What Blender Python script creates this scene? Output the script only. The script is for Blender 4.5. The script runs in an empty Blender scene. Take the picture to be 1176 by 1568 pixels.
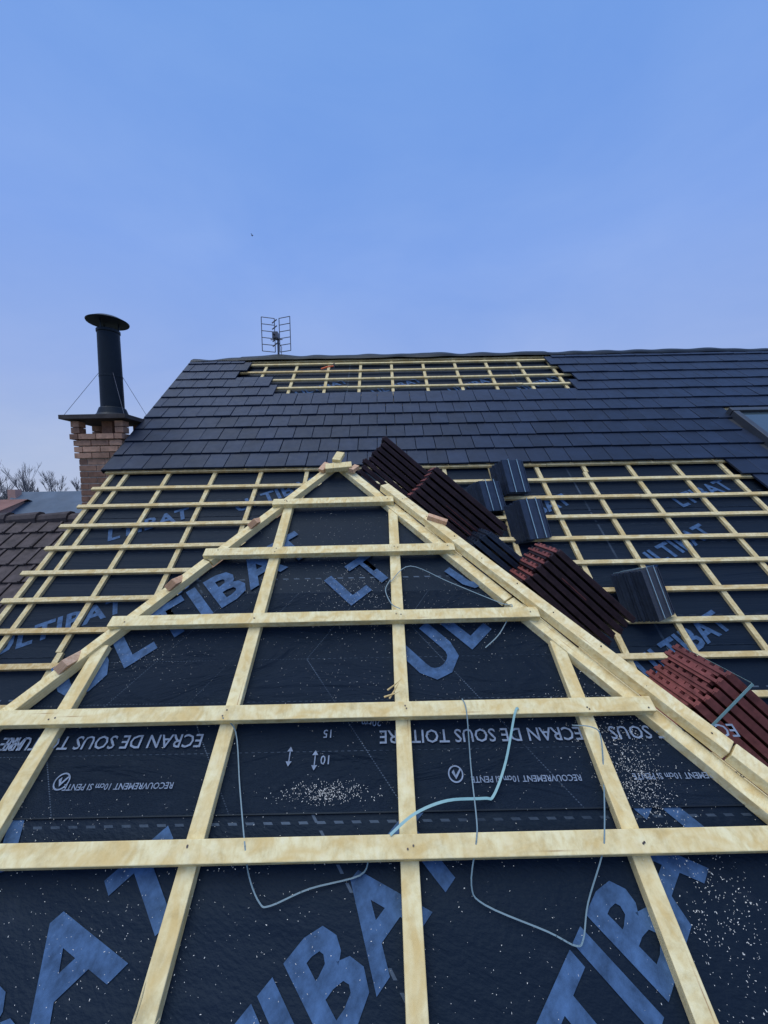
import bpy, math, random
from mathutils import Vector as V, Matrix, noise
random.seed(7)
R=random.random
def U(a,b): return a+(b-a)*random.random()
scene=bpy.context.scene
scene.view_settings.view_transform='Standard'
try: scene.view_settings.look='None'
except: pass
# ------------------------------------------------------------ materials
def newmat(name):
    m=bpy.data.materials.new(name); m.use_nodes=True
    nt=m.node_tree; b=nt.nodes['Principled BSDF']
    return m,nt,b
def mixc(nt,fac,a,b,blend='MIX'):
    n=nt.nodes.new('ShaderNodeMix'); n.data_type='RGBA'; n.blend_type=blend
    for s,val in ((0,fac),(6,a),(7,b)):
        if hasattr(val,'is_output') : nt.links.new(val,n.inputs[s])
        else: n.inputs[s].default_value=val
    return n.outputs[2]
def mth(nt,op,a,b=0.0,c=None,clamp=False):
    n=nt.nodes.new('ShaderNodeMath'); n.operation=op; n.use_clamp=clamp
    for i,val in enumerate((a,b,c)):
        if val is None: continue
        if hasattr(val,'is_output'): nt.links.new(val,n.inputs[i])
        else: n.inputs[i].default_value=val
    return n.outputs[0]
def ramp(nt,fac,stops):
    n=nt.nodes.new('ShaderNodeValToRGB'); nt.links.new(fac,n.inputs[0])
    cr=n.color_ramp
    while len(cr.elements)<len(stops): cr.elements.new(.5)
    for e,(p,c) in zip(cr.elements,stops):
        e.position=p; e.color=c if len(c)==4 else (*c,1)
    return n.outputs[0]
def mapping(nt,src,scale,loc=(0,0,0)):
    m=nt.nodes.new('ShaderNodeMapping'); nt.links.new(src,m.inputs[0])
    m.inputs['Scale'].default_value=scale; m.inputs['Location'].default_value=loc
    return m.outputs[0]
def noise_t(nt,vec,scale,detail=4,rough=.55,dist=0):
    n=nt.nodes.new('ShaderNodeTexNoise'); nt.links.new(vec,n.inputs['Vector'])
    n.inputs['Scale'].default_value=scale; n.inputs['Detail'].default_value=detail
    n.inputs['Roughness'].default_value=rough; n.inputs['Distortion'].default_value=dist
    return n.outputs[0]
def bump(nt,b,h,strength=.3,dist=.002):
    n=nt.nodes.new('ShaderNodeBump'); nt.links.new(h,n.inputs['Height'])
    n.inputs['Strength'].default_value=strength; n.inputs['Distance'].default_value=dist
    nt.links.new(n.outputs[0],b.inputs['Normal'])
def rndattr(nt):
    a=nt.nodes.new('ShaderNodeAttribute'); a.attribute_name='rnd'
    s=nt.nodes.new('ShaderNodeSeparateColor'); nt.links.new(a.outputs['Color'],s.inputs[0])
    return s.outputs[0]

def wood(name,ca,cb,cc,knot=.85):
    m,nt,b=newmat(name)
    uv=nt.nodes.new('ShaderNodeTexCoord').outputs['UV']
    g=noise_t(nt,mapping(nt,uv,(1.4,120,1)),1,6,.65,.4)
    g2=noise_t(nt,mapping(nt,uv,(.8,26,1)),1,3,.5,.8)
    col=ramp(nt,g,[(.32,ca),(.52,cb),(.72,cc)])
    col=mixc(nt,ramp(nt,g2,[(.44,(0,0,0)),(.66,(.8,.8,.8))]),col,(ca[0]*.97,ca[1]*.87,ca[2]*.70,1))
    r=rndattr(nt)
    tint=ramp(nt,r,[(0,(.88,.78,.66)),(.3,(1,.95,.88)),(.7,(1.0,1.0,1.0)),(1,(.95,.93,.88))])
    col=mixc(nt,1.0,col,tint,'MULTIPLY')
    vo=nt.nodes.new('ShaderNodeTexVoronoi'); nt.links.new(mapping(nt,uv,(4,8,1)),vo.inputs['Vector'])
    vo.inputs['Scale'].default_value=1; vo.inputs['Randomness'].default_value=1
    k=ramp(nt,vo.outputs['Distance'],[(0,(.75,.75,.75)),(.035,(.9,.9,.9)),(.055,(1,1,1)),(.075,(.40,.40,.40)),(.16,(.15,.15,.15)),(.26,(0,0,0))])
    sc=nt.nodes.new('ShaderNodeSeparateColor'); nt.links.new(vo.outputs['Color'],sc.inputs[0])
    k=mth(nt,'MULTIPLY',k,mth(nt,'GREATER_THAN',sc.outputs[0],.66))
    col=mixc(nt,mth(nt,'MULTIPLY',k,knot),col,(.33,.16,.06,1))
    oc=nt.nodes.new('ShaderNodeTexCoord').outputs['Object']
    dirt=ramp(nt,noise_t(nt,oc,22,6,.75),[(.33,(.80,.79,.77)),(.52,(1,1,1))])
    col=mixc(nt,.8,col,dirt,'MULTIPLY')
    nt.links.new(col,b.inputs['Base Color'])
    b.inputs['Roughness'].default_value=.8
    b.inputs['Specular IOR Level'].default_value=.2
    bump(nt,b,g,.7,.0016)
    return m
M_wood=wood('pine_wood',(.74,.62,.33),(.87,.79,.48),(.92,.87,.60))
M_wood2=wood('pine_wood_aged',(.58,.49,.27),(.74,.66,.40),(.80,.74,.50),.5)
M_pink=wood('treated_wood',(.60,.38,.26),(.74,.53,.39),(.80,.64,.48))

def membrane_mat():
    m,nt,b=newmat('underlay_membrane')
    uv=nt.nodes.new('ShaderNodeTexCoord').outputs['UV']
    sx=nt.nodes.new('ShaderNodeSeparateXYZ'); nt.links.new(uv,sx.inputs[0])
    def dashed(a,bb,period,w,dash):
        f=mth(nt,'PINGPONG',mth(nt,'ADD',a,500.0),period/2)
        l=mth(nt,'LESS_THAN',f,w)
        d=mth(nt,'LESS_THAN',mth(nt,'FRACT',mth(nt,'MULTIPLY',mth(nt,'ADD',bb,500.0),1/dash)),.5)
        return mth(nt,'MULTIPLY',l,d)
    L=mth(nt,'MAXIMUM',dashed(sx.outputs[0],sx.outputs[1],.20,.0007,.008),dashed(sx.outputs[1],sx.outputs[0],.20,.0007,.008))
    wear=ramp(nt,noise_t(nt,uv,6,4,.6),[(.35,(.10,.10,.10)),(.65,(.7,.7,.7))])
    big=noise_t(nt,uv,1.6,5,.6)
    base=ramp(nt,big,[(.3,(.0032,.0078,.0175)),(.7,(.0065,.0130,.0270))])
    dust=ramp(nt,noise_t(nt,uv,38,6,.75),[(.56,(0,0,0)),(.78,(1,1,1))])
    base=mixc(nt,mth(nt,'MULTIPLY',dust,.05),base,(.22,.26,.32,1))
    col=mixc(nt,mth(nt,'MULTIPLY',mth(nt,'MULTIPLY',L,wear),.7),base,(.22,.30,.40,1))
    nt.links.new(col,b.inputs['Base Color'])
    b.inputs['Roughness'].default_value=.58
    b.inputs['Specular IOR Level'].default_value=.22
    b.inputs['Specular Tint'].default_value=(.6,.82,1,1)
    h=mth(nt,'ADD',mth(nt,'MULTIPLY',noise_t(nt,uv,4.5,4,.55,1.2),1.0),mth(nt,'MULTIPLY',noise_t(nt,uv,420,2,.5),.05))
    bump(nt,b,h,.9,.045)
    return m
M_mem=membrane_mat()

def simple(name,col,rough=.5,var=.25,scale=8,metal=0,spec=.5,bs=.15,bd=.002,usernd=True,coord='Object',rlo=(.72,.72,.75),rhi=(1.2,1.2,1.18),tint=None):
    m,nt,b=newmat(name)
    oc=nt.nodes.new('ShaderNodeTexCoord').outputs[coord]
    n=noise_t(nt,oc,scale,6,.65)
    c0=tuple(x*(1-var) for x in col); c1=tuple(min(1,x*(1+var)) for x in col)
    c=ramp(nt,n,[(.3,c0),(.7,c1)])
    if usernd:
        r=rndattr(nt)
        t=ramp(nt,r,[(0,rlo),(1,rhi)])
        c=mixc(nt,1.0,c,t,'MULTIPLY')
    nt.links.new(c,b.inputs['Base Color'])
    rr=mth(nt,'ADD',mth(nt,'MULTIPLY',noise_t(nt,oc,scale*2.3,4),.25),rough-.12)
    nt.links.new(rr,b.inputs['Roughness'])
    b.inputs['Metallic'].default_value=metal
    b.inputs['Specular IOR Level'].default_value=spec
    if tint: b.inputs['Specular Tint'].default_value=(*tint,1)
    bump(nt,b,noise_t(nt,oc,scale*14,4),bs,bd)
    return m
M_tile=simple('slate_tile',(.0115,.0200,.0440),.52,.25,6,spec=.35,bs=.3,rlo=(.75,.75,.77),rhi=(1.3,1.28,1.25),tint=(.6,.78,1))
M_print=simple('membrane_print',(.048,.100,.200),.6,.5,26,usernd=False,spec=.22,tint=(.6,.8,1))
M_print2=simple('membrane_small_print',(.20,.26,.35),.6,.35,60,usernd=False,spec=.2)
M_stackdark=simple('tile_dark_brown',(.030,.017,.020),.55,.4,20,spec=.3,tint=(.8,.85,1))
M_stackred=simple('tile_red_brown',(.19,.060,.056),.65,.35,25,spec=.3)
M_stackblk=simple('tile_black',(.020,.028,.048),.40,.3,20,spec=.5,tint=(.6,.8,1))  # black tile; bluish sky reflection partly painted into the base colour
M_black=simple('black_steel',(.008,.011,.016),.5,.2,10,spec=.3,usernd=False,tint=(.6,.8,1))
M_galv=simple('antenna_metal',(.11,.12,.15),.5,.2,20,metal=.3,usernd=False)
M_conc=simple('chimney_concrete',(.060,.052,.050),.85,.35,9,usernd=False)
M_brick=simple('brick',(.42,.25,.165),.85,.35,14,rlo=(.55,.5,.5),rhi=(1.25,1.25,1.25))
M_mortar=simple('mortar',(.46,.40,.34),.9,.2,30,usernd=False)
M_strap=simple('strapping_band',(.24,.44,.45),.4,.1,20,usernd=False)
M_strapg=simple('grey_cord',(.16,.25,.29),.5,.1,20,usernd=False)
M_strapb=simple('pale_band',(.30,.46,.54),.4,.1,20,usernd=False)
M_saw=simple('sawdust_chips',(.66,.67,.62),.8,.15,50,usernd=False)
M_oldtile=simple('old_clay_tile',(.052,.042,.044),.8,.5,10)
M_plaster=simple('plaster',(.42,.37,.33),.9,.12,3,usernd=False)
M_pinkpl=simple('pink_plaster',(.42,.27,.23),.9,.1,3,usernd=False)
M_slate2=simple('distant_slate',(.09,.13,.18),.8,.2,.7,usernd=False)
M_orroof=simple('distant_clay',(.20,.10,.08),.8,.3,.7,usernd=False)
M_ground=simple('ground_grass',(.07,.08,.045),.95,.4,.08,usernd=False)
M_bark=simple('bark',(.16,.16,.18),.9,.2,3,usernd=False)  # distance haze painted into the bark as a paler, bluer base colour
M_nail=simple('nail_steel',(.08,.07,.07),.4,.2,50,metal=.7,usernd=False)
M_orange=simple('orange_handle',(.75,.13,.03),.5,.1,20,usernd=False)
M_winframe=simple('window_frame',(.04,.048,.06),.4,.1,10,usernd=False)
m,nt,b=newmat('window_glass'); b.inputs['Base Color'].default_value=(.05,.08,.10,1); b.inputs['Roughness'].default_value=.06; b.inputs['Specular IOR Level'].default_value=.9
M_glass=m
# ------------------------------------------------------------ mesh builder
class MB:
    def __init__(s): s.v=[];s.f=[];s.uv=[];s.r=[];s.mi=[]
    def face(s,pts,uvs=None,r=.5,mi=0):
        i=len(s.v); s.v+= [tuple(p) for p in pts]; s.f.append(list(range(i,i+len(pts))))
        s.uv.append(uvs or [(p[0],p[1]) for p in pts]); s.r.append(r); s.mi.append(mi)
    def box(s,c,ax,ay,az,sx,sy,sz,mi=0,r=None,uo=None):
        c=V(c);ax=V(ax).normalized();ay=V(ay).normalized();az=V(az).normalized()
        if r is None: r=R()
        if uo is None: uo=(U(0,50),U(0,50))
        i=len(s.v)
        for a in (-1,1):
            for bq in (-1,1):
                for d in (-1,1):
                    s.v.append(tuple(c+ax*a*sx/2+ay*bq*sy/2+az*d*sz/2))
        quads=[((0,4,6,2),0),((1,3,7,5),1),((0,1,5,4),2),((2,6,7,3),3),((0,2,3,1),4),((4,5,7,6),5)]
        loc=[((a),(bq),(d)) for a in(-1,1) for bq in(-1,1) for d in(-1,1)]
        for q,k in quads:
            s.f.append([i+j for j in q]); uvs=[]
            for j in q:
                a,bq,d=loc[j]; x=a*sx/2;y=bq*sy/2;z=d*sz/2
                if k in(0,1): uvs.append((uo[0]+x,uo[1]+y))
                elif k in(2,3): uvs.append((uo[0]+x,uo[1]+z+sy))
                else: uvs.append((uo[0]+y,uo[1]+z*1.0))
            s.uv.append(uvs); s.r.append(r); s.mi.append(mi)
    def beam(s,A,B,w,h,n,mi=0,r=None):
        A=V(A);B=V(B);e=(B-A).normalized();n=V(n);n=(n-e*n.dot(e)).normalized();y=n.cross(e)
        s.box((A+B)/2,e,y,n,(B-A).length,w,h,mi,r)
    def tube(s,pts,rad,seg=8,mi=0,r=.5,cap=True):
        pts=[V(p) for p in pts]; rings=[]
        if not isinstance(rad,(list,tuple)): rad=[rad]*len(pts)
        up=V((0.13,.21,1)).normalized()
        for k,p in enumerate(pts):
            d=(pts[min(k+1,len(pts)-1)]-pts[max(k-1,0)]).normalized()
            u=up if abs(d.dot(up))<.9 else V((1,.1,0)).normalized()
            a=d.cross(u).normalized(); bb=d.cross(a)
            i=len(s.v); rings.append(i)
            for j in range(seg):
                t=2*math.pi*j/seg; s.v.append(tuple(p+(a*math.cos(t)+bb*math.sin(t))*rad[k]))
        for k in range(len(rings)-1):
            for j in range(seg):
                j2=(j+1)%seg
                s.f.append([rings[k]+j,rings[k]+j2,rings[k+1]+j2,rings[k+1]+j]); s.uv.append([(0,0)]*4); s.r.append(r); s.mi.append(mi)
        if cap:
            for rg in (rings[0],rings[-1]):
                s.f.append([rg+j for j in range(seg)]); s.uv.append([(0,0)]*seg); s.r.append(r); s.mi.append(mi)
    def build(s,name,mats,parent=None,bevel=0,smooth=False):
        me=bpy.data.meshes.new(name); me.from_pydata(s.v,[],s.f)
        for m_ in mats: me.materials.append(m_)
        uvl=me.uv_layers.new(name='UVMap'); ca=me.color_attributes.new('rnd','FLOAT_COLOR','CORNER')
        for fi,p in enumerate(me.polygons):
            p.material_index=s.mi[fi]; p.use_smooth=smooth
            for k in range(p.loop_total):
                uvl.data[p.loop_start+k].uv=s.uv[fi][k]
                ca.data[p.loop_start+k].color=(s.r[fi],)*3+(1,)
        me.update(); me.validate()
        import bmesh
        bm=bmesh.new(); bm.from_mesh(me); bmesh.ops.recalc_face_normals(bm,faces=bm.faces); bm.to_mesh(me); bm.free()
        o=bpy.data.objects.new(name,me); scene.collection.objects.link(o)
        if parent: o.parent=parent
        if bevel:
            md=o.modifiers.new('bevel','BEVEL'); md.width=bevel; md.segments=2; md.limit_method='ANGLE'
        return o
def empty(name):
    e=bpy.data.objects.new(name,None); scene.collection.objects.link(e); return e
# ------------------------------------------------------------ frames
X3=V((1,0,0))
c1,s1=.8007,.599
n1=V((0,-s1,c1)); et=V((0,c1,s1))
def P1(x,t,h=0): return V((x,.627+c1*t-s1*h,-.948+s1*t+c1*h))
eq=V((0,-.7536,-.6574)); n2=V((0,-.6574,.7536))
def P2(x,q,h=0): return V((x,6.375,2.143))+eq*q+n2*h
AX,AT=-.245,1.883
LR,RR=.66,.745
TL,TR=.907,.804
AZ=.18; AY=2.134
def wing_z(x): return AZ-(TR*(x-AX) if x>AX else TL*(AX-x))
house=empty('house_under_reroofing')
G=.27
HM=-.052
XR=9.5; QE=6.55
mem=MB()
pts=[P2(-3.0,QE,HM),P2(XR,QE,HM),P2(XR,0,HM),P2(-3.0,0,HM)]
mem.face(pts,[(-3,-QE),(XR,-QE),(XR,0),(-3,0)])
for qq in (3.55,4.95):
    pts=[P2(-3.0,qq,HM+.004),P2(XR,qq,HM+.004),P2(XR,qq-1.2,HM+.003),P2(-3.0,qq-1.2,HM+.003)]
    mem.face(pts,[(-3.1,-qq+.07),(XR,-qq+.07),(XR,-qq+1.27),(-3.1,-qq+1.27)])
dz=-.065
A=V((AX,AY,AZ+dz)); ZE=-2.2
yE=AY-(AZ+dz-ZE)/.748
Lc=V((AX-(AZ+dz-ZE)/TL,yE,ZE)); Rc=V((AX+(AZ+dz-ZE)/TR,yE,ZE))
yV=(ZE+3.487)/.872
Rg=V((AX,(AZ+dz+3.487)/.872,AZ+dz))
LV=V((Lc.x,yV,ZE)); RV=V((Rc.x,yV,ZE))
def tof(p): return (p.y-.627)/c1
mem.face([Lc,Rc,A],[(p.x,tof(p)) for p in (Lc,Rc,A)])
mem.face([Rc,RV,Rg,A],[(p.y+.1,p.x) for p in (Rc,RV,Rg,A)])
mem.face([Lc,A,Rg,LV],[(p.y+.1,p.x) for p in (Lc,A,Rg,LV)])
def hipx(t,side): return AX+(RR if side>0 else -LR)*(AT-t)
t0,t1=.315,1.0
pts=[P1(hipx(t0,-1)-.0,t0,HM+.005),P1(hipx(t0,1),t0,HM+.005),P1(hipx(t1,1),t1,HM+.003),P1(hipx(t1,-1),t1,HM+.003)]
mem.face(pts,[(p.x+.05,tof(p)+.03) for p in pts])
mem.build('underlay_membrane',[M_mem],house)
le=MB()
le.beam(P1(hipx(t0,-1),t0,HM+.003),P1(hipx(t0,1),t0,HM+.003),.003,.006,n1)
le.build('membrane_lap_edge',[M_black],house)
# walls
w=MB()
rb=V((0,6.375+(2.1+2.2)/.872,-2.2))
def wallq(a,b_,z0=-6.5): w.face([a,b_,V((b_.x,b_.y,z0)),V((a.x,a.y,z0))])
w.face([V((-2.97,yV,-2.3)),V((-2.97,6.375,2.0)),V((-2.97,rb.y,-2.3)),V((-2.97,rb.y,-6.5)),V((-2.97,yV,-6.5))])
w.face([V((XR,yV,-2.3)),V((XR,6.375,2.0)),V((XR,rb.y,-2.3)),V((XR,rb.y,-6.5)),V((XR,yV,-6.5))])
for a,b_ in ((V((-2.97,rb.y,-2.3)),V((XR,rb.y,-2.3))),(V((-2.97,yV,-2.3)),V((Lc.x+.1,yV,-2.3))),(V((Rc.x-.1,yV,-2.3)),V((XR,yV,-2.3))),
    (V((Lc.x+.1,yE+.1,-2.3)),V((Rc.x-.1,yE+.1,-2.3))),(V((Lc.x+.1,yE+.1,-2.3)),V((Lc.x+.1,yV,-2.3))),(V((Rc.x-.1,yE+.1,-2.3)),V((Rc.x-.1,yV,-2.3)))):
    wallq(a,b_)
w.build('walls',[M_plaster],house)
bk=MB(); bk.face([V((-3.02,6.38,2.09)),V((XR,6.38,2.09)),V((XR,rb.y+.3,-2.45)),V((-3.02,rb.y+.3,-2.45))])
bk.build('rear_roof_slope',[M_tile],house)

# ---------------- main roof battens
mb=MB()
HB=-.0125; HC=-.038
cx=[.17+.5*k for k in range(-6,19)]
cx=[x for x in cx if x>-2.75]+[-2.80,-2.97]
def qvalley(x):
    z=wing_z(x); y=(z+3.418)/.872
    return (6.375-y)/.7536
for x in cx:
    qv=min(QE,qvalley(x)-.02) if Lc.x<x<Rc.x else QE
    q=0.02
    while q<qv-.1:
        L=min(U(2.2,3.2),qv-q)
        xx=x+U(-.008,.008)
        mb.beam(P2(xx,q,HC),P2(xx+U(-.010,.010),q+L-.003,HC),.042,.026,n2)
        q+=L
qs=[.066]
k=0
while True:
    q=.176+G*k
    if q>QE-.05: break
    qs.append(q); k+=1
for q in qs:
    z=P2(0,q).z
    if z<AZ:
        xl=AX-(AZ-z)/TL-.03; xr=AX+(AZ-z)/TR+.03
        spans=[(-3.04+U(-.02,.02),xl),(xr,XR)]
    else: spans=[(-3.04+U(-.02,.02),XR)]
    for a,b_ in spans:
        x=a
        while x<b_-.02:
            L=min(U(2.0,4.0),b_-x)
            mb.beam(P2(x,q+U(-.007,.007),HB),P2(x+L-.004,q+U(-.007,.007),HB+U(-.001,.001)),.040,.026,n2)
            x+=L
mb.build('main_roof_battens',[M_wood2],house,bevel=.0015)

# ---------------- tiles
tl=MB()
TW=.222
def tile(x,k,w=TW,mi=0):
    q1=G*k+.178+U(-.003,.003); q0=max(0,q1-G-.07)
    lift=U(-.002,.004); tw=U(-.003,.003)
    a=P2(x+w/2+U(-.001,.001),q0,.006); b_=P2(x+w/2+U(-.002,.002),q1,.028+lift)
    e=(b_-a).normalized(); y=(X3+n2*tw*4).normalized(); n=y.cross(e)
    if n.dot(n2)<0:n=-n
    tl.box((a+b_)/2,e,y,n,(b_-a).length,w-.006,.022,mi)
for k in range(0,13):
    off=(TW/2 if k%2 else 0)
    x=-3.06
    first=True
    while x<XR:
        wd=TW
        if first and off: wd=TW/2
        first=False
        xm=x+wd/2
        skip=False
        if k<=2 and -2.08<xm<2.68: skip=True
        if k in(3,4) and -1.52<xm<2.72: skip=True
        if k==11 and xm<3.66: skip=True
        if k==12 and xm<3.9: skip=True
        if k in (7,8,9,10) and 4.35<xm<5.15: skip=True
        if not skip: tile(x,k,wd)
        x+=wd
tl.build('roof_tiles',[M_tile],house,bevel=.003)
vg=MB()
vg.beam(P2(-3.075,0,-.01),P2(-3.075,2.86,-.01),.012,.05,n2)
vg.build('verge_trim',[M_black],house)
rs=MB()
prev=None
nx=300
for i in range(nx+1):
    x=-3.06+(XR+3.06)*i/nx
    wv=.034*noise.noise(V((x*.9,3.1,0)))+.024*noise.noise(V((x*2.7,8,0)))
    if -2.3<x<2.7: wv+=.012+.024*noise.noise(V((x*1.7,1,5)))
    ed=.03*noise.noise(V((x*2.1,0,9)))
    row=[P2(x,.085+ed,.036+.3*max(wv,0)),P2(x,.04,.042+wv*.6+.004),V((x,6.40,2.20+wv)),V((x,6.50,2.12+wv*.5)),V((x,6.62,2.0))]
    if prev:
        for j in range(4): rs.face([prev[j],row[j],row[j+1],prev[j+1]],[(0,0)]*4,r=.4)
    prev=row
rs.build('ridge_strip',[M_black],house)

# ---------------- hip plane (foreground) battens
fb=MB()
for x in (-1.46,-.955,-.458,.045,.568,1.07,1.57):
    tt=AT-((AX-x)/LR if x<AX else (x-AX)/RR)-.03
    lo=(yE-.627)/c1
    if tt<lo: continue
    fb.beam(P1(x,lo,HC),P1(x+U(-.004,.004),tt,HC),.042,.026,n1)
bt=[t for t in (-2.7,-2.38,-2.05,-1.72,-1.40,-1.07,-.75,-.41)]+[.238,.537,.853,1.179,1.505]
for t in bt:
    xl=hipx(t,-1)-.035; xr=hipx(t,1)-.0
    if t>.8 : xr+=.01
    if t<.3:
        fb.beam(P1(xl,t-.001,HB),P1(xr+.03,t+.007,HB),.044,.027,n1,r=U(.4,.8))
    else:
        fb.beam(P1(xl,t+.000,HB),P1(xr,t+.006,HB),.042,.027,n1,r=.2+U(0,.6))
fb.beam(P1(AX-.060,1.775,.006),P1(AX+.078,1.79,.008),.050,.027,n1,r=.6)
fb.beam(P1(AX-.005,1.81,.026),P1(AX+.015,1.885,.028),.045,.022,n1,mi=0,r=.3)
fb.beam(P1(AX-.085,1.765,-.004),P1(AX-.055,1.82,.004),.032,.022,n1,mi=1)
fb.beam(P1(AX+.075,1.75,.004),P1(AX+.105,1.80,-.004),.030,.022,n1,mi=1)
nh=(n1+V((0,0,1))).normalized()
def hp(t,side,ox=0,h=0): return P1(hipx(t,side)+ox,t,h)
tq=[AT-.02,1.15,.50,-.6,-1.9]
for a,b_ in zip(tq[:-1],tq[1:]):
    fb.beam(hp(a,-1,0,-.034),hp(b_+.004,-1,0,-.034),.046,.030,nh)
for a,b_ in zip([AT-.02,.93,-.4],[.934,-.396,-1.9]):
    fb.beam(hp(a,1,-.012,-.040),hp(b_,1,-.012,-.040),.048,.030,nh,r=.7)
for a,b_ in zip([1.62,.42,-.9],[.424,-.896,-1.9]):
    fb.beam(hp(a,1,.052,-.010),hp(b_,1,.052,-.010),.050,.032,nh,r=.5)
for t in (1.36,1.02,.70,.36,.02,-.3,-.62,-.95,-1.3,-1.6):
    z=P1(0,t).z
    for side in (-1,1):
        T=TL if side<0 else TR
        x=AX+side*(AZ-z)/T
        yh=AY-(AZ-z)/.748; yv=(z+3.418)/.872-.05
        nn=V((side*T,0,1)).normalized()
        if side<0:
            fb.beam(V((x,yh-.05*U(.2,.6),z))+nn*-.008,V((x,yv,z))+nn*-.012,.042,.026,nn,mi=1)
        else:
            fb.beam(V((x,yh+.10,z))+nn*-.02,V((x,yv,z))+nn*-.02,.042,.026,nn,mi=0)
for t,o in ((1.36,.05),):
    fb.beam(hp(t,1,o,.016),hp(t-.03,1,o+.06,.002),.032,.02,nh,mi=1)
fb.build('hip_roof_battens',[M_wood,M_pink],house,bevel=.002)
nl=MB()
for t in (.238,.537,.853,1.179,1.505):
    for x in (-.955,-.458,.045,.568):
        if hipx(t,-1)<x<hipx(t,1):
            for kx in (0,1):
                p=P1(x+U(-.012,.012),t+U(-.01,.01)+.003,.0015)
                nl.tube([p-n1*.003,p+n1*.001],.0022,8)
    for sd in (-1,1):
        p=P1(hipx(t,sd)-sd*.02,t+U(-.01,.01)+.003,.0015); nl.tube([p-n1*.003,p+n1*.001],.0022,8)
for i in range(14):
    t=1.5-i*.13
    p=hp(t,1,.052+U(-.012,.012),.0070); nl.tube([p-nh*.004,p+nh*.001],.0024,8)
nl.build('nails',[M_nail],house)
# ---------------- printed letters
def text(body,org,ex,ey,size,mat,name,off=0.0,align='LEFT',sp=1.0):
    cu=bpy.data.curves.new(name,'FONT'); cu.body=body; cu.size=size; cu.offset=off; cu.align_x=align
    cu.space_character=sp; cu.resolution_u=2
    o=bpy.data.objects.new(name,cu); scene.collection.objects.link(o)
    ex=V(ex).normalized(); ey=V(ey).normalized(); ez=ex.cross(ey)
    Mx=Matrix((ex,ey,ez)).transposed().to_4x4(); Mx.translation=V(org)
    o.matrix_world=Mx
    bpy.context.view_layer.update()
    dg=bpy.context.evaluated_depsgraph_get()
    me=bpy.data.meshes.new_from_object(o.evaluated_get(dg))
    me.materials.clear(); me.materials.append(mat)
    no=bpy.data.objects.new(name,me); scene.collection.objects.link(no); no.matrix_world=Mx
    bpy.data.objects.remove(o); no.parent=house
    return no
def big(body,x,t,ang=43,size=.225,h=HM+.007,plane=1,sp=1.05):
    a=math.radians(ang)
    if plane==1: e=et; P=P1(x,t,h)
    else: e=-eq; P=P2(x,t,h)
    ex=X3*math.cos(a)+e*math.sin(a); ey=-X3*math.sin(a)+e*math.cos(a)
    text(body,P,ex,ey,size,M_print,'membrane_lettering',off=size*.030,sp=sp)
WORD='ULTIBAT'
big(WORD,-.99,.585,sp=1.1)
big('UL',.14,.62,size=.24,sp=1.1)
big('U',.33,.98,size=.2,h=HM+.0085)
big('LT',-.14,.93,ang=43)
big('ULTIBA',-1.13,-.47,h=HM+.003,size=.235)
big('T',-.535,.085,h=HM+.003,size=.225)
big(WORD,-.46,-.36,h=HM+.003,size=.215)
big(WORD,.17,-.30,h=HM+.003,size=.215)
big('II',-1.0,.185,ang=20,size=.22,h=HM+.003,sp=1.3)
for i,(x,q) in enumerate([(-2.85,4.95),(-2.55,3.85),(-1.75,4.55),(-1.45,3.5),(-2.1,5.9),(1.3,3.7),(2.2,4.3),(2.9,3.55),(1.75,5.2),(2.85,5.1),(3.7,4.35),(4.2,3.7),(4.1,5.2),(5.0,4.5),(5.6,3.8),(6.2,4.7),(3.2,6.0),(2.2,6.2)]):
    big(WORD[i%3:] if i%2 else WORD,x,q,ang=24+U(-3,3),size=.22,plane=2,h=HM+.0065+.0004*i)
for x in (-2.3,-1.2,-.1,1.0,2.0): big(WORD,x,1.15,ang=28,size=.20,plane=2,h=HM+.006)
def up_text(body,x,t,size,al='LEFT'):
    text(body,P1(x,t,HM+.0098),-X3,-et,size,M_print2,'membrane_caption',off=size*.008,align=al)
up_text("ECRAN DE SOUS TOITURE",-.52,.50,.048)
up_text("ECRAN DE SOUS TOITURE",.545,.50,.048)
up_text("NE  R-32",-1.02,.50,.048)
up_text("ECRAN DE SOUS",.98,.50,.048)
for x in (-.56,.50,.92):
    up_text("RECOUVREMENT 10cm SI PENTE",x,.385,.020)
up_text("20cm",-.02,.53,.026); up_text("15",-.155,.505,.030); up_text("10",-.155,.440,.030)
ar=MB()
def flat(pts,h): ar.face([P1(x,t,h) for x,t in pts])
for x,t in ((-.27,.44),(-.20,.43),(-.16,.55),(-.27,.55)):
    hh=HM+.008
    flat([(x-.0015,t-.016),(x+.0015,t-.016),(x+.0015,t+.016),(x-.0015,t+.016)],hh)
    flat([(x-.008,t+.012),(x+.008,t+.012),(x,t+.024)],hh+.001)
    flat([(x-.008,t-.012),(x,t-.024),(x+.008,t-.012)],hh+.001)
for cxr,ct in ((-.86,.392),(.175,.392)):
    for k in range(24):
        a0=2*math.pi*k/24;a1=2*math.pi*(k+1)/24
        flat([(cxr+.020*math.cos(a0),ct+.020*math.sin(a0)),(cxr+.020*math.cos(a1),ct+.020*math.sin(a1)),(cxr+.0165*math.cos(a1),ct+.0165*math.sin(a1)),(cxr+.0165*math.cos(a0),ct+.0165*math.sin(a0))],HM+.008)
    flat([(cxr-.010,ct+.004),(cxr-.004,ct+.010),(cxr+.0,ct-.004),(cxr,ct-.012)],HM+.008)
    flat([(cxr,ct-.012),(cxr,ct-.003),(cxr+.012,ct+.012),(cxr+.015,ct+.009)],HM+.009)
ar.build('membrane_symbols',[M_print2],house)
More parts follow.
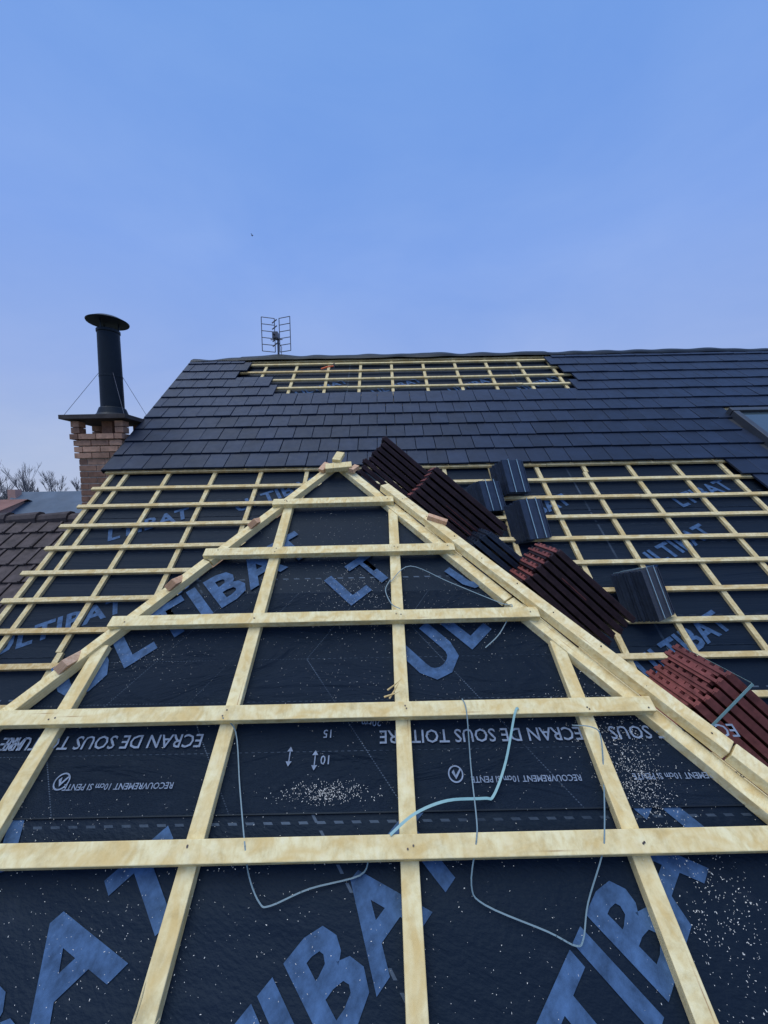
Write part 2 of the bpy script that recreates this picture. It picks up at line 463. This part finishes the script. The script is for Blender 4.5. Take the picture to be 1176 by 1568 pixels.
# ---------------- sawdust
sd=MB()
def flake(x,t,s,h=HM+.011):
    a=U(0,6.28); p=P1(x,t,h+U(0,.002)); u=(X3*math.cos(a)+et*math.sin(a)); v=(-X3*math.sin(a)+et*math.cos(a))+n1*U(-.5,.5)
    l=s*U(.6,1.8); ww=s*U(.3,.8)
    sd.face([p-u*l-v*ww,p+u*l*U(.6,1)-v*ww*.6,p+u*l+v*ww*.5,p-u*l*.7+v*ww],[(0,0)]*4)
clusters=[(-.16,.355,.055,.012,420),(-.12,.95,.12,.09,420),(.62,.50,.07,.08,500),(.64,.37,.035,.045,560),(-.85,.30,.10,.04,100),(-.6,.9,.12,.1,120),
 (.70,.14,.06,.10,420),(-.1,.63,.25,.06,180),(-.35,.1,.25,.2,180),(-.6,.1,.2,.1,200),(0.3,.05,.3,.1,120),(-.2,1.3,.12,.12,140),(.3,.9,.18,.1,200),(.35,.45,.2,.1,100),(-.2,.0,.5,.12,200),(-.8,.75,.1,.05,150)]
for x,t,sx,st,n in clusters:
    for i in range(n):
        xx=random.gauss(x,sx);tt=random.gauss(t,st)
        if hipx(tt,-1)+.04<xx<hipx(tt,1)-.05: flake(xx,tt,U(.0004,.0011)*(1.25 if n>400 else 1))
for i in range(1700):
    tt=U(-.1,1.5);xx=U(-1.2,1.2)
    if hipx(tt,-1)+.04<xx<hipx(tt,1)-.05: flake(xx,tt,U(.0003,.0009))
for i in range(220):
    tt=random.choice([.238,.537,.853,1.179]); xx=U(hipx(tt,-1),hipx(tt,1)); flake(xx,tt+U(-.03,-.02),U(.0005,.0010),h=.002-.02)
sd.build('sawdust',[M_saw],house)
sp=MB()
for (x,t,a) in ((0.0,.60,.6),(.005,.575,1.0),(-.01,.58,.2),(-.45,-.02,.9),(-.47,.01,1.4)):
    p=P1(x,t,-.01); d=(X3*math.cos(a)+et*math.sin(a)*.8+n1*.3).normalized()
    sp.tube([p,p+d*.03,p+d*.05+n1*.004],[.003,.002,.0004],5)
sp.build('wood_splinters',[M_wood],house)
# ---------------- straps lying on the roof
def smooth_pts(ps,n=8):
    out=[]
    for i in range(len(ps)-1):
        p0=ps[max(i-1,0)];p1=ps[i];p2=ps[i+1];p3=ps[min(i+2,len(ps)-1)]
        for k in range(n):
            t=k/n
            out.append(.5*((2*p1)+(p2-p0)*t+(2*p0-5*p1+4*p2-p3)*t*t+(3*p1-p0-3*p2+p3)*t**3))
    out.append(ps[-1]); return out
def strap(name,pl,w,mat,th=.0008,n=6):
    ps=smooth_pts([P1(*p) for p in pl],n); b_=MB()
    for i in range(len(ps)-1):
        a,c=ps[i],ps[i+1]; b_.beam(a,c+(c-a)*.15,w,th,n1,r=.5)
    return b_.build(name,[mat])
strap('plastic_strap',[(0.0,.262,.004),(.06,.30,.006),(.14,.325,.0),(.235,.335,-.03),(.262,.342,-.035),(.31,.415,-.03),(.355,.52,.006),(.37,.535,.004)],.006,M_strap)
strap('plastic_strap',[(.215,.565,.003),(.222,.53,.003),(.215,.40,-.03),(.205,.29,-.01),(.195,.25,.003),(.175,.18,-.03),(.20,.15,-.04),(.32,.11,-.04),(.37,.09,-.04),(.39,.10,-.04),(.42,.15,-.04),(.47,.22,-.01),(.49,.26,.002),(.545,.36,-.03),(.575,.46,-.01),(.56,.485,-.005),(.52,.50,-.03)],.003,M_strapg,n=5)
strap('plastic_strap',[(-.465,.525,.004),(-.43,.50,-.03),(-.385,.37,-.04),(-.33,.25,.002),(-.315,.20,-.03),(-.285,.16,-.04),(-.26,.155,-.04),(-.18,.18,-.04),(-.07,.20,-.04),(-.05,.225,-.02)],.003,M_strapg,n=5)
strap('plastic_strap',[(.02,1.04,-.03),(.0,.99,-.03),(.02,.92,-.02),(.05,.88,.003)],.003,M_strapg)
strap('plastic_strap',[(0.02,1.02,-.02),(.10,1.09,-.01),(.25,1.02,-.03),(.42,.92,-.03),(.45,.89,-.01),(.39,.80,-.03),(.33,.75,-.04)],.003,M_strapg)
# ---------------- tile stacks on the side slope
def tile_stack(name,bx,by,n,length,width,mats,theta=40,yaw=0,pitch=.037,straps=0,zoff=0,smat=None,redto=0.0,jag=.014):
    th=math.radians(theta); a=V((math.cos(th),0,-math.sin(th))); w_=V((0,1,0)); nn=V((math.sin(th),0,math.cos(th)))
    rot=Matrix.Rotation(math.radians(yaw),3,nn); a=rot@a; w_=rot@w_
    o=V((bx,by,wing_z(bx)+zoff)); m_=MB()
    for i in range(n):
        j=U(-jag,jag); jw=U(-.006,.006); mi=0 if (i/n)<1-redto else 1
        base=o+nn*(i*pitch+.009)+a*j+w_*jw
        r=R()
        c=base+a*length/2+w_*width/2
        m_.box(c,a,w_,nn,length,width,.013,mi,r)
        for fw in (.035,.5,.965):
            m_.box(base+a*length/2+w_*width*fw+nn*.013,a,w_,nn,length-.012,.018 if fw!=.5 else .03,.0145,mi,r)
        m_.box(base+a*(.012)+w_*width/2-nn*.011,a,w_,nn,.018,width*.8,.014,mi,r)
        for fw in (.2,.36,.64,.8):
            m_.box(base+a*(.011)+w_*width*fw+nn*.011,a,w_,nn,.020,.02,.012,1,r)
        m_.box(base+a*.0035+w_*width/2,a,w_,nn,.012,width-.006,.011,1,r)
        if mats[0]!=mats[1] and R()<.3:
            m_.box(base+a*length*U(.3,.6)-w_*.0005+nn*.0035,a,w_,nn,length*U(.2,.5),.004,.003,1,r)
    H=n*pitch+.006
    for k in range(straps):
        la=length*(.16+.5*k)
        sw=.011
        c0=o+a*la
        m_.beam(c0-w_*.012,c0-w_*.012+nn*H,sw,.001,-w_,2,r=.5)
        m_.beam(c0-w_*.012+nn*(H+.001),c0+w_*(width+.012)+nn*(H+.001),sw,.001,nn,2,r=.5)
        m_.beam(c0+w_*(width+.012),c0+w_*(width+.012)+nn*H,sw,.001,w_,2,r=.5)
    ms=list(mats)+[smat or M_strap]
    return m_.build(name,ms,bevel=.002)
DR=[M_stackdark,M_stackred]
tile_stack('roof_tile_stack',-.17,2.42,8,.46,.25,[M_stackdark,M_stackdark],theta=41)
tile_stack('roof_tile_stack',.10,2.08,8,.52,.25,DR,theta=41)
tile_stack('roof_tile_stack',.40,1.90,5,.42,.25,[M_stackblk,M_stackblk],theta=41)
tile_stack('roof_tile_stack',.575,1.70,8,.48,.25,DR,theta=43)
tile_stack('roof_tile_stack',1.01,1.28,7,.44,.25,[M_stackred,M_stackred],theta=43,straps=1,redto=1.0)
# ---------------- wrapped bundles standing on the main roof
def bundle(name,x,q,rz,n=9,w_=.27,hh=.36,lean=-12,h0=0.0):
    b_=MB(); base=P2(x,q,h0)
    Rm=Matrix.Rotation(math.radians(rz),3,'Z')@Matrix.Rotation(math.radians(lean),3,'Y')
    nx=Rm@V((1,0,0)); wy=Rm@V((0,1,0)); uz=Rm@V((0,0,1))
    T=.023
    for i in range(n):
        c=base+nx*(i-n/2)*T+uz*(hh/2+U(-.006,.006))+wy*U(-.004,.004)
        r=U(.4,1)
        b_.box(c,uz,wy,nx,hh,w_,.013,0,r)
        if i<n-1:
            for f in (-.46,.46): b_.box(c+wy*w_*f+nx*.010,uz,wy,nx,hh-.02,.016,.010,0,r)
        else:
            for f in (-.485,.485): b_.box(c+wy*w_*f+nx*.008,uz,wy,nx,hh-.02,.010,.006,0,r)
        b_.box(c+uz*(hh/2-.012)-nx*.009,uz,wy,nx,.02,w_*.7,.008,0,r)
    L=n*T
    for f in (-.2,.22):
        c=base+uz*(hh/2)+wy*w_*f-nx*T*.5
        b_.beam(c+uz*(hh/2+.009)-nx*(L/2+.010),c+uz*(hh/2+.009)+nx*(L/2+.010),.009,.0015,uz,1,.5)
        b_.beam(c+nx*(L/2+.003)-uz*hh/2,c+nx*(L/2+.003)+uz*(hh/2+.008),.009,.0015,nx,1,.5)
    return b_.build(name,[M_stackblk,M_strapb],bevel=.0015)
bundle('tile_bundle',1.32,3.98,-62,n=9,lean=-20)
bundle('tile_bundle',1.02,3.62,-58,n=8,hh=.30,lean=-20)
bundle('tile_bundle',1.30,3.38,-65,n=9,hh=.34,lean=-20)
bundle('tile_bundle',1.47,4.50,-62,n=4,hh=.30,lean=-38)
bundle('tile_bundle',1.97,4.76,-56,n=10,hh=.36,lean=-20)
# ---------------- roof window
rw=MB(); x0,x1,q0,q1=4.36,5.16,1.98,2.86
for a,b_ in (((x0,q0),(x1,q0)),((x0,q1),(x1,q1))):
    rw.beam(P2(a[0]-.04,a[1],.06),P2(b_[0]+.04,b_[1],.06),.07,.09,n2,0)
for xx in (x0,x1): rw.beam(P2(xx,q0+.04,.058),P2(xx,q1-.04,.058),.07,.085,n2,0)
rw.box(P2((x0+x1)/2,(q0+q1)/2,.065),X3,eq,n2,x1-x0-.06,q1-q0-.06,.01,1)
rw.box(P2((x0+x1)/2,(q0+q1)/2,.012),X3,eq,n2,x1-x0+.20,q1-q0+.20,.012,0)
rw.build('roof_window',[M_winframe,M_glass],bevel=.004)
# ---------------- hammer
tg=MB(); p=P2(-.93,.42,.02)
tg.tube([p,p+V((.10,.02,.035)),p+V((.2,.03,.05))],[.012,.013,.010],8)
tg.tube([p+V((.2,.03,.02)),p+V((.2,.03,.09))],.012,8,mi=1)
tg.build('hammer',[M_orange,M_nail])
# ---------------- antenna
an=MB(); ax_,ay_=-1.76,6.75
def T_(a,b_,r=.006): an.tube([a,b_],r,6)
T_(V((ax_,ay_,1.7)),V((ax_,ay_,2.62)),.018)
for sgn in (-1,1):
    xin=ax_+sgn*.04; xo=ax_+sgn*.24
    for xx,yy in ((xin,ay_-.05),(xo,ay_-.12)):
        T_(V((xx,yy,2.38)),V((xx,yy,2.94)),.0075)
    for k in range(6):
        z=2.38+.56*k/5
        T_(V((xin,ay_-.05,z)),V((xo,ay_-.12,z)),.0065)
T_(V((ax_-.1,ay_-.1,2.57)),V((ax_+.1,ay_-.1,2.57)),.008)
for z in (2.44,2.52,2.62,2.72,2.82): T_(V((ax_-.035,ay_-.22,z-.03)),V((ax_+.045,ay_-.22,z+.03)),.010)
T_(V((ax_,ay_-.30,2.60)),V((ax_,ay_+.03,2.60)),.014)
an.box(V((ax_+.01,ay_-.18,2.60)),X3,V((0,1,0)),V((0,0,1)),.09,.12,.10)
an.tube([V((ax_+.02,ay_-.1,2.54)),V((ax_+.07,ay_-.05,2.46)),V((ax_+.05,ay_-.03,2.3)),V((ax_+.02,ay_-.02,2.0))],.006,6)
an.build('tv_antenna',[M_galv])
# ---------------- chimney
ch=MB(); cx0,cx1,cy0,cy1=-3.70,-3.17,4.70,5.10; zt=.70
ch.box(V(((cx0+cx1)/2,(cy0+cy1)/2,-2.6+(zt+2.6)/2)),X3,V((0,1,0)),V((0,0,1)),cx1-cx0-.016,cy1-cy0-.016,zt+2.6,1)
z=-1.2; row=0
while z<zt-.01:
    flare=0
    if z>zt-.26: flare=.03
    if z>zt-.10: flare=.055
    bw=.215
    for (a0,a1,fix,axis,sgn) in ((cx0-flare,cx1+flare,cy0-flare,'x',-1),(cx0-flare,cx1+flare,cy1+flare,'x',1),(cy0-flare+.1,cy1+flare-.1,cx1+flare,'y',1),(cy0-flare+.1,cy1+flare-.1,cx0-flare,'y',-1)):
        p=a0; first=True
        while p<a1-.01:
            L=bw/2 if (first and row%2) else bw
            first=False
            L=min(L,a1-p)
            j=U(-.003,.003)
            if axis=='x': ch.box(V((p+L/2,fix-sgn*.05+j,z+.0325)),X3,V((0,1,0)),V((0,0,1)),L-.010,.10,.062,0)
            else: ch.box(V((fix-sgn*.05+j,p+L/2,z+.0325)),V((0,1,0)),X3,V((0,0,1)),L-.010,.10,.062,0)
            p+=L
    z+=.075; row+=1
zc=z
for px in (cx0+.0,cx1-.0,):
    for py in (cy0+.03,cy1-.03):
        for kk in range(2): ch.box(V((px,py,zc+.035+kk*.075)),X3,V((0,1,0)),V((0,0,1)),.10,.11,.068,0)
ch.box(V(((cx0+cx1)/2+.04,(cy0+cy1)/2,zc+.02)),X3,V((0,1,0)),V((0,0,1)),.13,.22,.30,0)
ch.box(V(((cx0+cx1)/2,(cy0+cy1)/2,zc+.185)),X3,V((0,1,0)),V((0,0,1)),cx1-cx0+.26,cy1-cy0+.2,.05,2)
pcx,pcy=(cx0+cx1)/2+.05,(cy0+cy1)/2
zb=zc+.21
def ring(zr,seg=40,mi=3):
    ch.tube([V((pcx,pcy,z_)) for z_,_ in zr],[r_ for _,r_ in zr],seg,mi)
ring([(zb,.20),(zb+.02,.20),(zb+.05,.17),(zb+.12,.145),(zb+.13,.135)])
ring([(zb+.10,.128),(zb+1.04,.120),(zb+1.05,.128),(zb+1.08,.128),(zb+1.085,.120)])
ring([(zb+.5,.127),(zb+.52,.127)])
for k in range(3):
    a=k*2.1+.4; ch.tube([V((pcx+.10*math.cos(a),pcy+.10*math.sin(a),zb+1.02)),V((pcx+.12*math.cos(a),pcy+.12*math.sin(a),zb+1.20))],.009,6,3)
ring([(zb+1.165,.02),(zb+1.17,.225),(zb+1.182,.23),(zb+1.225,.15),(zb+1.255,.02)])
for sx_,sy_ in ((-1,-1),(1,-1),(1,1),(-1,1)):
    ch.tube([V((pcx+.12*sx_*.7,pcy+.12*sy_*.7,zb+.55)),V(((cx0+cx1)/2+sx_*.36,(cy0+cy1)/2+sy_*.26,zb))],.003,5,4)
cho=ch.build('brick_chimney',[M_brick,M_mortar,M_conc,M_black,M_galv],bevel=.003)
# ---------------- neighbouring roof
nh_=empty('neighbouring_house')
nbm=MB(); NY,NZ=4.85,-.30
en=V((0,-.77,-.638)); nnn=V((0,-.638,.77))
def PN(x,q,h=0): return V((x,NY,NZ))+en*q+nnn*h
for k in range(0,13):
    x=-11+(.1 if k%2 else 0)
    while x<-3.25:
        a=PN(x+.1,k*.25-.05,0); b_=PN(x+.1,(k+1)*.25+U(-.006,.006),.03+U(-.003,.004)); e=(b_-a).normalized()
        n_=X3.cross(e); n_=n_ if n_.z>0 else -n_
        nbm.box((a+b_)/2,e,X3,n_,(b_-a).length,.188,.02,0)
        nbm.box((a+b_)/2+n_*.014+X3*.085,e,X3,n_,(b_-a).length,.03,.02,0)
        x+=.2
for i in range(20):
    x=-11+i*.39
    nbm.tube([V((x,NY+.02,NZ-.01)),V((x+.41,NY+.02,NZ+.01))],[.085,.10],10,0,R())
nbm.build('clay_tile_roof',[M_oldtile],nh_,bevel=.004)
nw=MB()
nw.box(V((-7.2,NY+.15,-4.6)),X3,V((0,1,0)),V((0,0,1)),7.9,5.0,4.4,0)
nw.face([V((-11,NY,NZ-.05)),V((-3.25,NY,NZ-.05)),V((-3.25,NY+2.9,NZ-2.45)),V((-11,NY+2.9,NZ-2.45))],mi=1)
nw.face([V((-3.26,NY-2.5,-2.4)),V((-3.26,NY+2.7,-2.4)),V((-3.26,NY,NZ-.08))],mi=0)
nw.face([V((-10.99,NY-2.5,-2.4)),V((-10.99,NY+2.7,-2.4)),V((-10.99,NY,NZ-.08))],mi=0)
nw.build('walls',[M_plaster,M_oldtile],nh_)
# ---------------- distant houses
def dist_house(name,x,y,z,w_,d,hw,hr,mw,mr,rot=0):
    b_=MB()
    b_.box(V((0,0,hw/2)),X3,V((0,1,0)),V((0,0,1)),w_,d,hw,0)
    o=.4
    for s_ in (-1,1):
        b_.face([V((-w_/2-o,s_*(d/2+o),hw-.2)),V((w_/2+o,s_*(d/2+o),hw-.2)),V((w_/2+o,0,hw+hr)),V((-w_/2-o,0,hw+hr))],mi=1)
        b_.face([V((s_*w_/2,-d/2,hw)),V((s_*w_/2,d/2,hw)),V((s_*w_/2,0,hw+hr-.15))],mi=0)
    for k in range(3):
        for zz in (1.5,4.1):
            if zz+1<hw: b_.box(V((-w_/2+w_*(k+.5)/3,-d/2-.02,zz)),X3,V((0,1,0)),V((0,0,1)),.9,.1,1.2,2)
    b_.box(V((w_*.3,.5,hw+hr)),X3,V((0,1,0)),V((0,0,1)),.7,.5,1.6,0)
    ob=b_.build(name,[mw,mr,M_glass]); ob.location=(x,y,z); ob.rotation_euler=(0,0,rot)
dist_house('slate_roof_house',-25,33,-7,10,9,4.2,3.2,M_plaster,M_slate2,.25)
dist_house('pink_house',-32,31,-7,6.5,8,5.3,1.5,M_pinkpl,M_orroof,-.1)
dist_house('slate_roof_house',-48,38,-7,12,9,5,2.0,M_plaster,M_orroof,.6)
# ---------------- ground and hill
gr=MB(); nX=70
def gz(x,y):
    d=max(0,(y-42)/60); return -7+ min(1,d)**1.2*7.0*(.75+.25*math.sin(x*.02+1)) + .5*noise.noise(V((x*.03,y*.03,0)))
xs=[-700+1400*i/nX for i in range(nX+1)]; ys=[-300,-100,-30,0,20,42,55,70,85,102,130,200,400,900]
for i in range(nX):
    for j in range(len(ys)-1):
        q=[(xs[i],ys[j]),(xs[i+1],ys[j]),(xs[i+1],ys[j+1]),(xs[i],ys[j+1])]
        gr.face([V((a,b_,gz(a,b_))) for a,b_ in q],[(0,0)]*4)
gr.build('ground',[M_ground])
# ---------------- bare trees
tr=MB()
def branch(p,d,L,r,lv):
    q=p+d*L
    mid=p+d*L*.5+V((U(-1,1),U(-1,1),0))*L*.05
    tr.tube([p,mid,q],[r,r*.8,r*.6],4 if lv<=1 else 3,cap=False)
    if lv>=5: return
    for k in range(3):
        ax2=V((U(-1,1),U(-1,1),U(-.1,.5)))
        nd=(d*U(1.0,1.5)+ax2*U(.4,.65)+V((0,0,.18))).normalized(); nd.z=max(nd.z,-.02); nd.normalize()
        branch(p+d*L*U(.45,1.0),nd,L*U(.58,.8),max(r*.55,.022),lv+1)
tp=[(-94+U(-1,1)+i*1.75,70+U(-9,16)) for i in range(30)]+[(-38+i*5,74+U(-6,12)) for i in range(8)]
for x,y in tp:
    H=U(3.0,4.8)
    branch(V((x,y,gz(x,y)-.2)),V((U(-.08,.08),U(-.08,.08),1)).normalized(),H,.18,0)
tr.build('bare_trees',[M_bark])
# ---------------- bird
bd=MB(); bp=V((-19,60,38.5))
bd.tube([bp+V((-.18,0,0)),bp+V((-.05,0,.02)),bp+V((.08,0,.03)),bp+V((.17,0,.02))],[.01,.05,.05,.01],8)
for s_ in(-1,1): bd.face([bp+V((.06,0,.04)),bp+V((.02,s_*.2,.14)),bp+V((-.10,s_*.4,.08)),bp+V((-.06,s_*.15,.06))],[(0,0)]*4)
bd.build('bird',[M_black])
# ------------------------------------------------------------ world
wd=bpy.data.worlds.new("World"); scene.world=wd; wd.use_nodes=True; nt=wd.node_tree
bg=nt.nodes['Background']; bg.inputs['Strength'].default_value=.1
sk=nt.nodes.new('ShaderNodeTexSky'); sk.sky_type='NISHITA'; sk.sun_disc=False
dirv=V((-.20,-.12,.95)).normalized()
sk.sun_elevation=math.asin(dirv.z); sk.sun_rotation=math.atan2(dirv.x,dirv.y); sk.dust_density=3; sk.air_density=1.2
tc=nt.nodes.new('ShaderNodeTexCoord').outputs['Generated']
sx=nt.nodes.new('ShaderNodeSeparateXYZ'); nt.links.new(tc,sx.inputs[0])
K=10
gcol=ramp(nt,sx.outputs[2],[(0.0,(.52,.59,.77)),(.10,(.40,.51,.78)),(.24,(.295,.43,.81)),(.48,(.225,.39,.85)),(.80,(.160,.345,.80))])
cl=noise_t(nt,mapping(nt,tc,(1,1,2.2)),1.7,6,.55,.4)
clf=ramp(nt,cl,[(.35,(.92,.95,.98)),(.68,(1.16,1.08,1.01))])
gcol=mixc(nt,1.0,gcol,clf,'MULTIPLY')
sc=nt.nodes.new('ShaderNodeVectorMath'); sc.operation='SCALE'; nt.links.new(gcol,sc.inputs[0]); sc.inputs['Scale'].default_value=K
fin=mixc(nt,.95,sk.outputs[0],sc.outputs[0])
nt.links.new(fin,bg.inputs['Color'])
sl=bpy.data.lights.new('sun','SUN'); sl.energy=2.2; sl.angle=math.radians(60); sl.color=(1,.94,.81)
so=bpy.data.objects.new('sun',sl); scene.collection.objects.link(so)
so.rotation_euler=dirv.to_track_quat('Z','Y').to_euler()
# ------------------------------------------------------------ camera
cam=bpy.data.cameras.new('camera'); co=bpy.data.objects.new('camera',cam); scene.collection.objects.link(co)
p=math.radians(3.3); th=math.radians(1.1)
Fv=V((0,math.cos(p),-math.sin(p))); Uv=V((0,math.sin(p),math.cos(p)))
U2=Uv*math.cos(th)+X3*math.sin(th); R2=X3*math.cos(th)-Uv*math.sin(th)
co.matrix_world=Matrix((R2,U2,-Fv)).transposed().to_4x4()
cam.sensor_fit='VERTICAL'; cam.sensor_height=24; cam.sensor_width=18; cam.lens=9.0
cam.clip_start=.05; cam.clip_end=3000
scene.camera=co
